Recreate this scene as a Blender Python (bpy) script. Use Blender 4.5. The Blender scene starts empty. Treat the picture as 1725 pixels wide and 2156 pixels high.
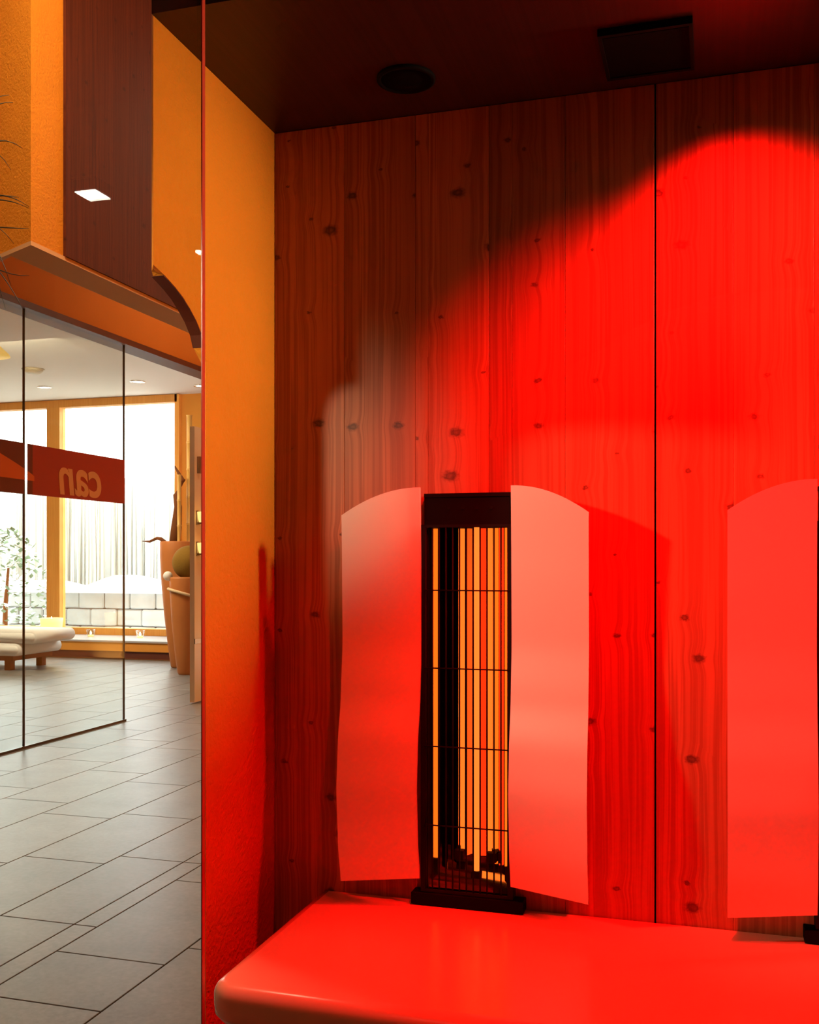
import bpy, bmesh, math, random
from mathutils import Vector, Matrix
random.seed(7)
SC = bpy.context.scene
COL = SC.collection
PI = math.pi

# ------------------------------------------------------------------ camera
EYE = 1.105
cam_d = bpy.data.cameras.new('camera'); cam = bpy.data.objects.new('camera', cam_d); COL.objects.link(cam)
cam_d.sensor_fit = 'HORIZONTAL'; cam_d.sensor_width = 36.0
cam_d.lens = 2150.0 / 1725.0 * 36.0
cam_d.shift_y = 102.0 / 1725.0
cam_d.clip_start = 0.02; cam_d.clip_end = 200
cam.location = (0, 0, EYE)
cam.rotation_euler = (PI / 2, 0, math.radians(16.638))
SC.camera = cam
# ------------------------------------------------------------------ world, exposure
w = bpy.data.worlds.new('overcast_sky'); SC.world = w; w.use_nodes = True
bg = w.node_tree.nodes['Background']
bg.inputs[0].default_value = (0.93, 0.97, 1.0, 1); bg.inputs[1].default_value = 9.0
SC.view_settings.view_transform = 'Standard'; SC.view_settings.look = 'None'
SC.view_settings.exposure = 0.0; SC.view_settings.gamma = 1.0
SC.view_settings.use_curve_mapping = False

# ------------------------------------------------------------------ lights
def light(name, kind, loc, power, color, target=None, size=0.05, cone=60, blend=0.3, parent=None, shape=None, size_y=None):
    d = bpy.data.lights.new(name, kind); o = bpy.data.objects.new(name, d); COL.objects.link(o)
    d.energy = power; d.color = color
    if kind == 'SPOT':
        d.spot_size = math.radians(cone); d.spot_blend = blend; d.shadow_soft_size = size
    elif kind == 'POINT':
        d.shadow_soft_size = size
    elif kind == 'AREA':
        d.size = size
        if size_y: d.shape = 'RECTANGLE'; d.size_y = size_y
    o.location = loc
    if target is not None:
        o.rotation_euler = (Vector(target) - Vector(loc)).to_track_quat('-Z', 'Y').to_euler()
    return o
RED = (1.0, 0.0008, 0.0022)
WARM = (1.0, 0.72, 0.42)
# colour-therapy lamps in the cabin ceiling, one added for the heater panels
light('red_lamp_light_front', 'SPOT', (-0.03, 1.43, 1.945), 85, RED, (0.12, 1.54, 0.45), 0.012, 80, 0.8)
light('red_panel_fill', 'SPOT', (-0.12, 1.08, 1.945), 145, RED, (-0.12, 1.88, 1.20), 0.012, 64, 1.0)  # extra red spot, added to brighten the heater panels
light('red_lamp_light_wall', 'SPOT', (0.0, 1.72, 1.945), 95, RED, (0.18, 1.74, 0.5), 0.03, 118, 0.9)
# unseen spot added at the right cabin wall to brighten the plaster wing
light('wing_fill_light', 'SPOT', (0.88, 1.84, 1.80), 118, WARM, (-0.844, 1.46, 1.50), 0.06, 48, 1.0)
# corridor lamps in front of the cabin (behind the camera) and to the left of it, plus added fill lights
light('corridor_downlight_light', 'SPOT', (-1.75, -0.76, 2.12), 300, (1.0, 0.76, 0.50), (-0.74, 1.88, 1.29), 0.12, 10, 1.0)
light('corridor_side_lamp_light', 'SPOT', (-2.6, 0.55, 2.05), 190, (1.0, 0.78, 0.52), (-0.22, 1.84, 1.10), 0.06, 24, 0.9)
light('corridor_reflection_fill', 'AREA', (-0.4, -1.75, 3.2), 8, (1.0, 0.74, 0.46), (-0.4, -2.6, 1.4), 1.2)  # unseen light added so the reflectors have a lit wall to mirror
light('corridor_ceiling_light', 'AREA', (-1.7, 2.25, 3.78), 90, (1.0, 0.74, 0.46), (-2.7, 3.3, 2.0), 0.6)
light('corridor_far_ceiling_light', 'AREA', (-1.7, 5.6, 3.78), 35, (1.0, 0.78, 0.52), (-2.2, 5.6, 0), 0.6)
light('header_fill_light', 'AREA', (-2.75, 6.6, 3.78), 150, (1.0, 0.74, 0.46), (-3.9, 6.6, 2.7), 0.3, size_y=3.0)  # unseen area light added to brighten the header wall
# lounge ceiling light
light('lounge_ceiling_light', 'AREA', (-6.2, 7.6, 3.02), 190, (1.0, 0.82, 0.58), (-6.2, 8.6, 0), 1.2)
# daylight portal in the window opening
pl = light('window_daylight_portal', 'AREA', (-7.85, 10.93, 1.64), 1, (1, 1, 1), (-7.85, 5, 1.64), 3.5, size_y=2.75)
pl.data.cycles.is_portal = True

# ------------------------------------------------------------------ materials
def nt(name):
    m = bpy.data.materials.new(name); m.use_nodes = True
    t = m.node_tree; b = t.nodes['Principled BSDF']
    return m, t, b, t.nodes, t.links
def plain(name, color, rough=0.5, metal=0.0, spec=0.5, emit=None, estr=0.0):
    m, t, b, N, L = nt(name)
    b.inputs['Base Color'].default_value = (*color, 1); b.inputs['Roughness'].default_value = rough
    b.inputs['Metallic'].default_value = metal; b.inputs['Specular IOR Level'].default_value = spec
    if emit:
        b.inputs['Emission Color'].default_value = (*emit, 1); b.inputs['Emission Strength'].default_value = estr
    return m
def math_n(N, L, op, a, b=None, c=None):
    n = N.new('ShaderNodeMath'); n.operation = op
    for i, v in enumerate((a, b, c)):
        if v is None: continue
        if isinstance(v, (int, float)): n.inputs[i].default_value = v
        else: L.new(v, n.inputs[i])
    return n.outputs[0]
def ramp(N, L, fac, stops):
    r = N.new('ShaderNodeValToRGB'); e = r.color_ramp.elements
    while len(e) < len(stops): e.new(0.5)
    for el, (p, c) in zip(e, stops): el.position = p; el.color = (*c, 1)
    L.new(fac, r.inputs[0]); return r.outputs[0]
def mixc(N, L, fac, a, b, mode='MIX'):
    n = N.new('ShaderNodeMix'); n.data_type = 'RGBA'; n.blend_type = mode
    if isinstance(fac, (int, float)): n.inputs[0].default_value = fac
    else: L.new(fac, n.inputs[0])
    for s, v in ((6, a), (7, b)):
        if isinstance(v, tuple): n.inputs[s].default_value = (*v, 1)
        else: L.new(v, n.inputs[s])
    return n.outputs[2]
def noise(N, L, vec, scale, detail=3, rough=0.5):
    n = N.new('ShaderNodeTexNoise'); n.inputs['Scale'].default_value = scale
    n.inputs['Detail'].default_value = detail; n.inputs['Roughness'].default_value = rough
    if vec is not None: L.new(vec, n.inputs['Vector'])
    return n.outputs['Fac']
def bump(N, L, b, h, strength=0.3, dist=0.002):
    n = N.new('ShaderNodeBump'); n.inputs['Strength'].default_value = strength; n.inputs['Distance'].default_value = dist
    L.new(h, n.inputs['Height']); L.new(n.outputs[0], b.inputs['Normal'])
def wood(name, light_c, mid_c, dark_c, knots=True, rough=0.5, rot=False, spec=0.3):
    """vertical-grain knotty softwood in object space (X across, Z along)"""
    m, t, b, N, L = nt(name)
    tc = N.new('ShaderNodeTexCoord'); oi = N.new('ShaderNodeObjectInfo')
    sp = N.new('ShaderNodeSeparateXYZ'); L.new(tc.outputs['Object'], sp.inputs[0])
    X = sp.outputs[1] if rot else sp.outputs[0]; Z = sp.outputs[2]
    off = math_n(N, L, 'MULTIPLY', oi.outputs['Random'], 37.0)
    Zo = math_n(N, L, 'ADD', Z, off)
    # knots: cells about 13 x 17 cm, some of them filled
    kv = N.new('ShaderNodeCombineXYZ')
    L.new(math_n(N, L, 'MULTIPLY', X, 7.5), kv.inputs[0]); L.new(math_n(N, L, 'MULTIPLY', Zo, 11.0), kv.inputs[1])
    vo = N.new('ShaderNodeTexVoronoi'); vo.voronoi_dimensions = '2D'; vo.inputs['Scale'].default_value = 1.0
    L.new(kv.outputs[0], vo.inputs['Vector'])
    d = vo.outputs['Distance']
    vs = N.new('ShaderNodeSeparateColor'); L.new(vo.outputs['Color'], vs.inputs[0])
    keep = math_n(N, L, 'GREATER_THAN', vs.outputs[0], 0.2)
    size = math_n(N, L, 'MULTIPLY_ADD', math_n(N, L, 'POWER', vs.outputs[1], 1.6), 0.12, 0.03)
    # wobble
    nv = N.new('ShaderNodeCombineXYZ')
    L.new(math_n(N, L, 'MULTIPLY', X, 5), nv.inputs[0]); L.new(math_n(N, L, 'MULTIPLY', Zo, 1.1), nv.inputs[1]); L.new(off, nv.inputs[2])
    wob = noise(N, L, nv.outputs[0], 1.0, 2)
    fall = math_n(N, L, 'MULTIPLY', math_n(N, L, 'POWER', 2.718, math_n(N, L, 'MULTIPLY', math_n(N, L, 'MULTIPLY', d, d), -22.0)), keep)
    xw = math_n(N, L, 'ADD', X, math_n(N, L, 'MULTIPLY', wob, 0.022))
    if knots: xw = math_n(N, L, 'ADD', xw, math_n(N, L, 'MULTIPLY', fall, 0.006))
    gv = N.new('ShaderNodeCombineXYZ'); L.new(xw, gv.inputs[0]); L.new(off, gv.inputs[1])
    L.new(math_n(N, L, 'MULTIPLY', Zo, 0.012), gv.inputs[2])
    rings = noise(N, L, gv.outputs[0], 150.0, 2, 0.6)
    broad = noise(N, L, gv.outputs[0], 24.0, 2)
    c = mixc(N, L, ramp(N, L, rings, [(0.40, (0, 0, 0)), (0.56, (1, 1, 1))]), mid_c, light_c)
    c = mixc(N, L, math_n(N, L, 'MULTIPLY', ramp(N, L, broad, [(0.35, (1, 1, 1)), (0.6, (0, 0, 0))]), 0.45), c, mid_c)
    tone = math_n(N, L, 'MULTIPLY_ADD', oi.outputs['Random'], 0.42, 0.72)
    tn = N.new('ShaderNodeCombineColor')
    for i in range(3): L.new(tone, tn.inputs[i])
    c = mixc(N, L, 1.0, c, tn.outputs[0], 'MULTIPLY')
    if knots:
        rel = math_n(N, L, 'DIVIDE', math_n(N, L, 'ADD', d, math_n(N, L, 'MULTIPLY', math_n(N, L, 'SUBTRACT', noise(N, L, kv.outputs[0], 14.0, 3, 0.7), 0.5), 0.13)), size)
        kr = ramp(N, L, rel, [(0.0, (0.6, 0.6, 0.6)), (0.25, (0.75, 0.75, 0.75)), (0.45, (0.9, 0.9, 0.9)), (0.65, (0.5, 0.5, 0.5)), (1.0, (0, 0, 0))])
        kf = math_n(N, L, 'MULTIPLY', kr, keep)
        c = mixc(N, L, math_n(N, L, 'MULTIPLY', kf, 0.95), c, dark_c)
    L.new(c, b.inputs['Base Color']); b.inputs['Roughness'].default_value = rough
    b.inputs['Specular IOR Level'].default_value = spec
    bump(N, L, b, rings, 0.12, 0.001)
    return m
def plaster(name, color, var=0.12, bscale=260.0, bstr=0.5, rough=0.85):
    m, t, b, N, L = nt(name)
    tc = N.new('ShaderNodeTexCoord')
    n1 = noise(N, L, tc.outputs['Object'], 5.0, 4)
    dark = tuple(x * (1 - var * 2) for x in color)
    L.new(mixc(N, L, n1, dark, color), b.inputs['Base Color'])
    n2 = noise(N, L, tc.outputs['Object'], bscale, 3, 0.65)
    bump(N, L, b, n2, bstr, 0.004)
    b.inputs['Roughness'].default_value = rough; b.inputs['Specular IOR Level'].default_value = 0.2
    return m
def glass(name, tint=(0.93, 0.95, 0.93), ior=1.45, rough=0.0):
    m = bpy.data.materials.new(name); m.use_nodes = True
    t = m.node_tree; N = t.nodes; L = t.links; N.clear()
    o = N.new('ShaderNodeOutputMaterial'); mx = N.new('ShaderNodeMixShader')
    tr = N.new('ShaderNodeBsdfTransparent'); gl = N.new('ShaderNodeBsdfGlossy'); fr = N.new('ShaderNodeFresnel')
    tr.inputs[0].default_value = (*tint, 1); gl.inputs[0].default_value = (1, 1, 1, 1); gl.inputs['Roughness'].default_value = rough
    ge = N.new('ShaderNodeNewGeometry')      # same reflectance on both faces of the pane
    io = math_n(N, L, 'MULTIPLY_ADD', ge.outputs['Backfacing'], 1.0 / ior - ior, ior); L.new(io, fr.inputs[0])
    L.new(fr.outputs[0], mx.inputs[0]); L.new(tr.outputs[0], mx.inputs[1]); L.new(gl.outputs[0], mx.inputs[2]); L.new(mx.outputs[0], o.inputs[0])
    return m
def tile_mat():
    m, t, b, N, L = nt('grey_stone_tile')
    tc = N.new('ShaderNodeTexCoord'); oi = N.new('ShaderNodeObjectInfo')
    va = N.new('ShaderNodeVectorMath'); va.operation = 'ADD'; L.new(tc.outputs['Object'], va.inputs[0]); L.new(oi.outputs['Location'], va.inputs[1])
    n1 = noise(N, L, va.outputs[0], 4.0, 6, 0.65); n2 = noise(N, L, va.outputs[0], 55.0, 4, 0.7)
    c = ramp(N, L, n1, [(0.25, (0.13, 0.126, 0.118)), (0.55, (0.20, 0.196, 0.185)), (0.8, (0.26, 0.256, 0.245))])
    c = mixc(N, L, 0.25, c, ramp(N, L, n2, [(0.3, (0.1, 0.09, 0.08)), (0.7, (0.42, 0.41, 0.4))]))
    # small scuffs
    n3 = noise(N, L, va.outputs[0], 9.0, 5, 0.75)
    c = mixc(N, L, math_n(N, L, 'MULTIPLY', ramp(N, L, n3, [(0.69, (0, 0, 0)), (0.74, (1, 1, 1))]), 0.5), c, (0.16, 0.09, 0.06))
    tone = math_n(N, L, 'MULTIPLY_ADD', oi.outputs['Random'], 0.2, 0.88)
    tn = N.new('ShaderNodeCombineColor')
    for i in range(3): L.new(tone, tn.inputs[i])
    L.new(mixc(N, L, 1.0, c, tn.outputs[0], 'MULTIPLY'), b.inputs['Base Color'])
    L.new(math_n(N, L, 'MULTIPLY_ADD', n2, 0.12, 0.30), b.inputs['Roughness'])
    bump(N, L, b, n2, 0.12, 0.001)
    return m
M = {}
M['pine'] = wood('knotty_pine', (0.46, 0.14, 0.055), (0.30, 0.082, 0.031), (0.05, 0.012, 0.005))
M['panelwood'] = wood('dark_knotty_grain', (0.11, 0.022, 0.007), (0.07, 0.014, 0.005), (0.035, 0.01, 0.005), rot=True, rough=0.7, spec=0.1)
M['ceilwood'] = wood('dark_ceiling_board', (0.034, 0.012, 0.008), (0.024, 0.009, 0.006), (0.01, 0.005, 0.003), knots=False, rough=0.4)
M['plaster'] = plaster('orange_plaster', (0.82, 0.285, 0.018), 0.10, 95.0, 1.0)
M['plaster2'] = plaster('amber_wall_paint', (0.80, 0.33, 0.055), 0.05, 120.0, 0.2)
M['plaster3'] = plaster('terracotta_wall_paint', (0.62, 0.17, 0.02), 0.05, 120.0, 0.2)
M['pale'] = plaster('pale_peach_trim', (0.75, 0.42, 0.2), 0.03, 120.0, 0.1)
M['white'] = plaster('white_ceiling_paint', (0.80, 0.77, 0.70), 0.02, 120.0, 0.1)
M['tile'] = tile_mat()
M['grout'] = plain('brown_grout', (0.075, 0.028, 0.015), 0.9)
M['bench'] = plain('cream_lacquer', (0.80, 0.44, 0.29), 0.22, 0, 0.4)
M['black'] = plain('black_powder_coat', (0.006, 0.005, 0.005), 0.6, 0, 0.15)
M['blackmatt'] = plain('black_matt', (0.006, 0.006, 0.006), 0.9, 0, 0.1)
M['winged'] = plain('brushed_pale_panel', (0.78, 0.72, 0.64), 0.45, 0.25)
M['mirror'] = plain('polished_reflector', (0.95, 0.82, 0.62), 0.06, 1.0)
M['mirrorgold'] = plain('gold_reflection_tint', (1.0, 0.72, 0.30), 0.07, 1.0)  # yellow reflected stripe put into the metal colour
M['mirrorred'] = plain('red_reflection_tint', (1.0, 0.15, 0.12), 0.08, 1.0)  # red reflection of the cabin put into the metal colour
M['mirrorcopper'] = plain('orange_reflection_tint', (0.75, 0.38, 0.25), 0.08, 1.0)  # dim orange reflection put into the metal colour
M['mirrordark'] = plain('dark_reflection_tint', (0.22, 0.08, 0.07), 0.12, 1.0)  # dark reflected stripe put into the metal colour
M['tube'] = plain('glowing_quartz_tube', (1.0, 0.5, 0.2), 0.3, 0, 0.5, (1.0, 0.24, 0.028), 1.15)
M['glass'] = glass('clear_glass')
M['wglass'] = glass('window_glass', (0.98, 0.99, 0.98))
M['edge'] = plain('red_glow_glass_edge', (0.50, 0.06, 0.035), 0.2, 0, 0.6)  # red light guided through the glass is put into this colour
M['pedge'] = plain('dark_glass_edge', (0.10, 0.07, 0.045), 0.3)
M['framewood'] = wood('honey_window_wood', (0.90, 0.42, 0.09), (0.78, 0.33, 0.06), (0.3, 0.1, 0.02), knots=False)
M['basedark'] = plain('dark_red_baseboard', (0.12, 0.025, 0.012), 0.5)
M['ledge'] = plain('grey_stone_ledge', (0.42, 0.42, 0.44), 0.3)
M['red'] = plain('red_film', (0.42, 0.018, 0.012), 0.5)
M['maroon'] = plain('maroon_film', (0.15, 0.006, 0.006), 0.5)
M['orangefilm'] = plain('orange_film', (0.75, 0.12, 0.012), 0.5)
M['tan'] = plain('tan_lettering', (0.80, 0.38, 0.14), 0.5)
M['vase'] = plaster('terracotta_glaze', (0.52, 0.18, 0.05), 0.06, 60, 0.1, 0.45)
M['moss'] = plaster('dry_moss', (0.30, 0.16, 0.02), 0.2, 90, 1.0)
M['bamboo'] = plain('bamboo', (0.75, 0.42, 0.10), 0.5)
M['bark'] = plaster('brown_bark', (0.22, 0.07, 0.02), 0.2, 60, 0.8)
M['rope'] = plain('cream_rope', (0.75, 0.55, 0.33), 0.8)
M['cream'] = plain('cream_glass_reflection', (0.88, 0.70, 0.48), 0.3)  # pale reflections of a glass panel put into the colour
M['steel'] = plain('brushed_steel', (0.35, 0.3, 0.26), 0.3, 1.0)
M['cushion'] = plain('white_cotton', (0.82, 0.80, 0.77), 0.9)
M['lwood'] = plain('reddish_lounger_wood', (0.28, 0.08, 0.025), 0.45)
M['leaf'] = plain('olive_leaf', (0.045, 0.035, 0.012), 0.5)
M['pot'] = plain('dark_planter', (0.06, 0.04, 0.03), 0.6)
M['soil'] = plain('dark_soil', (0.03, 0.02, 0.012), 0.95)
M['lampon'] = plain('lit_lamp_glass', (1, 0.95, 0.85), 0.4, 0, 0.5, (1.0, 0.86, 0.62), 6.0)
M['lampbright'] = plain('bright_lamp_glass', (1, 0.95, 0.85), 0.4, 0, 0.5, (1.0, 0.93, 0.78), 30.0)
M['shade'] = plain('lit_cream_shade', (0.9, 0.7, 0.35), 0.6, 0, 0.3, (1.0, 0.62, 0.16), 0.8)
M['candle'] = plain('lit_candle_glass', (1.0, 0.8, 0.5), 0.5, 0, 0.3, (1.0, 0.62, 0.2), 1.6)
M['flame'] = plain('flame', (1, 0.9, 0.6), 0.5, 0, 0.3, (1.0, 0.78, 0.35), 9.0)
M['chrome'] = plain('satin_chrome', (0.75, 0.72, 0.68), 0.25, 1.0)
M['snow'] = plain('snow', (0.90, 0.92, 0.93), 0.9)
M['reed'] = plaster('frosted_reed', (0.62, 0.61, 0.55), 0.1, 40, 0.3)
M['stone'] = plaster('frosted_stone', (0.48, 0.50, 0.49), 0.2, 20, 0.4)
M['shrubleaf'] = plain('frosted_green_leaf', (0.13, 0.21, 0.12), 0.7)
M['detector'] = plain('beige_plastic', (0.5, 0.42, 0.28), 0.5)
M['fitting'] = plain('dull_black_fitting', (0.004, 0.003, 0.003), 0.8, 0, 0.08)
M['mesh'] = plain('dark_speaker_cloth', (0.004, 0.003, 0.004), 0.95, 0, 0.05)

# ------------------------------------------------------------------ mesh helpers
def mesh_obj(name, verts, faces, mat, parent=None, smooth=False, loc=None):
    me = bpy.data.meshes.new(name); me.from_pydata([tuple(v) for v in verts], [], faces); me.validate()
    if mat is not None: me.materials.append(mat)
    if smooth:
        for p in me.polygons: p.use_smooth = True
    me.update()
    o = bpy.data.objects.new(name, me); COL.objects.link(o)
    if parent is not None: o.parent = parent
    if loc is not None: o.location = loc
    return o
BF = [(0, 3, 2, 1), (4, 5, 6, 7), (0, 1, 5, 4), (1, 2, 6, 5), (2, 3, 7, 6), (3, 0, 4, 7)]
def boxv(x0, x1, y0, y1, z0, z1):
    return [(x0, y0, z0), (x1, y0, z0), (x1, y1, z0), (x0, y1, z0), (x0, y0, z1), (x1, y0, z1), (x1, y1, z1), (x0, y1, z1)]
def box(name, x0, x1, y0, y1, z0, z1, mat, parent=None, bev=0.0, seg=1):
    if bev <= 0: return mesh_obj(name, boxv(x0, x1, y0, y1, z0, z1), BF, mat, parent)
    bm = bmesh.new()
    vs = [bm.verts.new(v) for v in boxv(x0, x1, y0, y1, z0, z1)]
    for f in BF: bm.faces.new([vs[i] for i in f])
    bmesh.ops.bevel(bm, geom=list(bm.edges), offset=bev, segments=seg, profile=0.5, affect='EDGES')
    return bm_obj(name, bm, mat, parent, seg > 1)
def bm_obj(name, bm, mat, parent=None, smooth=False):
    bmesh.ops.recalc_face_normals(bm, faces=bm.faces)
    me = bpy.data.meshes.new(name); bm.to_mesh(me); bm.free()
    if mat is not None: me.materials.append(mat)
    if smooth:
        for p in me.polygons: p.use_smooth = True
    o = bpy.data.objects.new(name, me); COL.objects.link(o)
    if parent is not None: o.parent = parent
    return o
def boxes(name, lst, mat, parent=None):
    v = []; f = []
    for b in lst:
        k = len(v); v += boxv(*b); f += [tuple(i + k for i in q) for q in BF]
    return mesh_obj(name, v, f, mat, parent)
def prism(name, pts, a0, a1, axis, mat, parent=None):
    """polygon extruded along an axis; pts are the two other coordinates in xyz order"""
    def mk(p, a):
        return {'x': (a, p[0], p[1]), 'y': (p[0], a, p[1]), 'z': (p[0], p[1], a)}[axis]
    n = len(pts)
    bm = bmesh.new()
    A = [bm.verts.new(mk(p, a0)) for p in pts]; B = [bm.verts.new(mk(p, a1)) for p in pts]
    bm.faces.new(A); bm.faces.new(B[::-1])
    for i in range(n): bm.faces.new((A[i], B[i], B[(i + 1) % n], A[(i + 1) % n]))
    return bm_obj(name, bm, mat, parent)
def tube_vf(pts, rad, n=8, v=None, f=None, flat=1.0):
    v = [] if v is None else v; f = [] if f is None else f
    pts = [Vector(p) for p in pts]; k0 = len(v)
    for i, p in enumerate(pts):
        d = (pts[min(i + 1, len(pts) - 1)] - pts[max(i - 1, 0)]).normalized()
        up = Vector((0, 0, 1)) if abs(d.z) < 0.95 else Vector((1, 0, 0))
        a = d.cross(up).normalized(); b = d.cross(a).normalized()
        r = rad[i] if isinstance(rad, (list, tuple)) else rad
        for j in range(n):
            t = 2 * PI * j / n
            v.append(tuple(p + a * math.cos(t) * r + b * math.sin(t) * r * flat))
    for i in range(len(pts) - 1):
        for j in range(n):
            a0 = k0 + i * n + j; a1 = k0 + i * n + (j + 1) % n
            f.append((a0, a1, a1 + n, a0 + n))
    f.append(tuple(k0 + j for j in range(n))[::-1]); f.append(tuple(k0 + (len(pts) - 1) * n + j for j in range(n)))
    return v, f
def tube(name, pts, rad, mat, parent=None, n=8, flat=1.0):
    v, f = tube_vf(pts, rad, n, flat=flat)
    return mesh_obj(name, v, f, mat, parent, True)
def lathe(name, prof, mat, parent=None, n=32, c=(0, 0), smooth=True):
    v = []; f = []
    for r, z in prof:
        for j in range(n):
            t = 2 * PI * j / n; v.append((c[0] + r * math.cos(t), c[1] + r * math.sin(t), z))
    for i in range(len(prof) - 1):
        for j in range(n):
            a = i * n + j; b = i * n + (j + 1) % n; f.append((a, b, b + n, a + n))
    f.append(tuple(range(n))[::-1]); f.append(tuple((len(prof) - 1) * n + j for j in range(n)))
    return mesh_obj(name, v, f, mat, parent, smooth)
def empty(name, loc=(0, 0, 0)):
    o = bpy.data.objects.new(name, None); COL.objects.link(o); o.location = loc; o.empty_display_size = 0.05
    return o
def tag(o, label, cat, group=None, kind=None):
    o['label'] = label; o['category'] = cat
    if group: o['group'] = group
    if kind: o['kind'] = kind
    return o
def struct(o, label=None):
    o['kind'] = 'structure'
    if label: o['label'] = label
    return o
def link_copy(o, parent):
    c = o.copy(); COL.objects.link(c); c.parent = parent; return c
def copy_tree(o, parent=None):
    c = o.copy(); COL.objects.link(c); c.parent = parent
    if parent is not None: c.matrix_parent_inverse = o.matrix_parent_inverse.copy()
    for ch in list(o.children): copy_tree(ch, c)
    return c

# ------------------------------------------------------------------ structure: shell
YB = 1.88          # face of the cabin's back wall
XS = -0.844        # face of the plaster wing on the left
ZC = 1.96          # cabin ceiling
XP = -3.894        # plane of the glass partition
# floor with tiles
fl = struct(box('floor', -10.2, 1.7, -2.6, 10.2, -0.12, -0.006, M['grout']), 'grey stone tile floor with dark joints')
def tile_mesh(wx, wy):
    bm = bmesh.new(); g = 0.0022; h = 0.010
    x, y = wx / 2 - g, wy / 2 - g; c = 0.0012
    lo = [bm.verts.new(p) for p in ((-x, -y, -h), (x, -y, -h), (x, y, -h), (-x, y, -h))]
    mi = [bm.verts.new(p) for p in ((-x, -y, -c), (x, -y, -c), (x, y, -c), (-x, y, -c))]
    hi = [bm.verts.new(p) for p in ((-x + c, -y + c, 0), (x - c, -y + c, 0), (x - c, y - c, 0), (-x + c, y - c, 0))]
    bm.faces.new(hi)
    for A, B in ((lo, mi), (mi, hi)):
        for i in range(4): bm.faces.new((A[i], A[(i + 1) % 4], B[(i + 1) % 4], B[i]))
    bmesh.ops.recalc_face_normals(bm, faces=bm.faces)
    me = bpy.data.meshes.new('tile'); bm.to_mesh(me); bm.free(); me.materials.append(M['tile']); return me
_tm = {}
def add_tile(x0, x1, y0, y1):
    key = (round(x1 - x0, 3), round(y1 - y0, 3))
    if key not in _tm: _tm[key] = tile_mesh(*key)
    o = bpy.data.objects.new('tile', _tm[key]); COL.objects.link(o); o.parent = fl
    o.location = ((x0 + x1) / 2, (y0 + y1) / 2, 0)
RW = 0.345; TL = 0.667
offs = {0: 2.482, 1: 2.68, 2: 3.245, 3: 3.82, 4: 4.01, -1: 2.609}
for r in range(-2, 20):
    xr = -1.44 - RW * r; xl = xr - RW
    if r == -2: xr = -0.92
    o0 = offs.get(r, 2.0 + (r * 0.31) % TL)
    y = o0 - TL * math.ceil((o0 - 1.2) / TL)
    while y < 9.9:
        y0, y1 = max(y, 0.6), min(y + TL, 10.0)
        spans = [(y0, y1)]
        if r == 0 and y0 < 2.18 < y1: spans = [(y0, 2.18), (2.18, y1)]
        vis = xl < -0.92 and (y1 > 1.3) and not (xr < -4.2 and y1 < 4.2)
        for a, b in spans:
            if vis and b - a > 0.05:
                if r == 1:
                    add_tile(-1.865, xr, a, b); add_tile(xl, -1.865, a, b)
                else: add_tile(xl, xr, a, b)
        y += TL
# outer shell
struct(box('wall_front', -10.2, 1.7, -2.7, -2.6, -0.1, 3.85, M['plaster2']))
struct(box('wall_lounge', -10.3, -10.2, -2.6, 10.95, -0.1, 3.85, M['plaster2']))
struct(box('wall_corridor_right', 1.6, 1.7, -2.6, 2.1, -0.1, 3.85, M['plaster3']))
struct(box('wall_behind_cabin', -0.90, 1.7, 2.02, 2.1, -0.1, 3.85, M['plaster3']))
struct(box('wall_corridor_inner', -0.98, -0.90, 2.02, 10.95, -0.1, 3.85, M['plaster2']))
struct(box('ceiling_corridor', XP - 0.05, 1.7, -2.6, 10.95, 3.85, 3.95, M['plaster3']))
struct(box('ceiling_lounge', -10.2, XP - 0.12, -2.6, 10.95, 3.08, 3.18, M['white']), 'white lounge ceiling with recessed downlights')
# header above the glass partition
struct(box('trim_1', XP - 0.12, XP + 0.02, -2.6, 10.85, 2.62, 3.85, M['plaster3']), 'terracotta header wall above the glass partition')
struct(box('trim_2', XP - 0.13, XP + 0.035, -2.6, 10.85, 2.585, 2.625, M['basedark']), 'dark rail under the header wall')
# fascia (bulkhead) between corridor and lounge, seen above the plant
ZF = 2.262
fc = struct(prism('trim_3', [(-2.40, 3.186), (-2.40, 10.85), (-2.55, 10.85), (-2.55, 3.27), (-3.87, 4.05), (-3.87, 3.90)][::1], ZF + 0.012, 3.84, 'z', M['plaster']), 'orange plaster bulkhead with angled corner')
prism('soffit_strip', [(-2.395, 3.18), (-2.395, 10.84), (-2.555, 10.84), (-2.555, 3.275), (-3.87, 4.06), (-3.87, 3.892)], ZF - 0.004, ZF + 0.012, 'z', M['pale'], fc)
box('dark_grain_panel', -2.40, -2.388, 3.38, 4.9, ZF + 0.012, 3.82, M['panelwood'], fc)  # dark knotty-grained sheet on part of the bulkhead face
# ------------------------------------------------------------------ far wall, window, ledge
WX0, WX1, WZ0, WZ1, WY = -9.6, -6.10, 0.272, 2.995, 10.85
fw = struct(boxes('wall_far', [(-10.2, WX0 - 0.12, WY, WY + 0.1, 0, 3.85), (WX1 + 0.0, -0.90, WY, WY + 0.1, 0, 3.85),
                               (WX0 - 0.12, WX1, WY, WY + 0.1, 0, 0.19), (WX0 - 0.12, WX1, WY, WY + 0.1, 3.06, 3.85)], M['plaster2']), 'amber far wall around the large window')
wn = struct(empty('window_1', (-7.8, WY, 0.19)), 'large timber-framed window onto a snowy garden')
def wpart(name, *a, mat='framewood'):
    o = box(name, *a, M[mat]); o.parent = wn; o.matrix_parent_inverse = Matrix.Translation((7.8, -WY, -0.19)); return o
wpart('top_rail', WX0 - 0.12, WX1, WY - 0.06, WY + 0.06, 2.985, 3.075)
wpart('bottom_rail', WX0 - 0.12, WX1, WY - 0.06, WY + 0.06, 0.195, 0.285)
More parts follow.
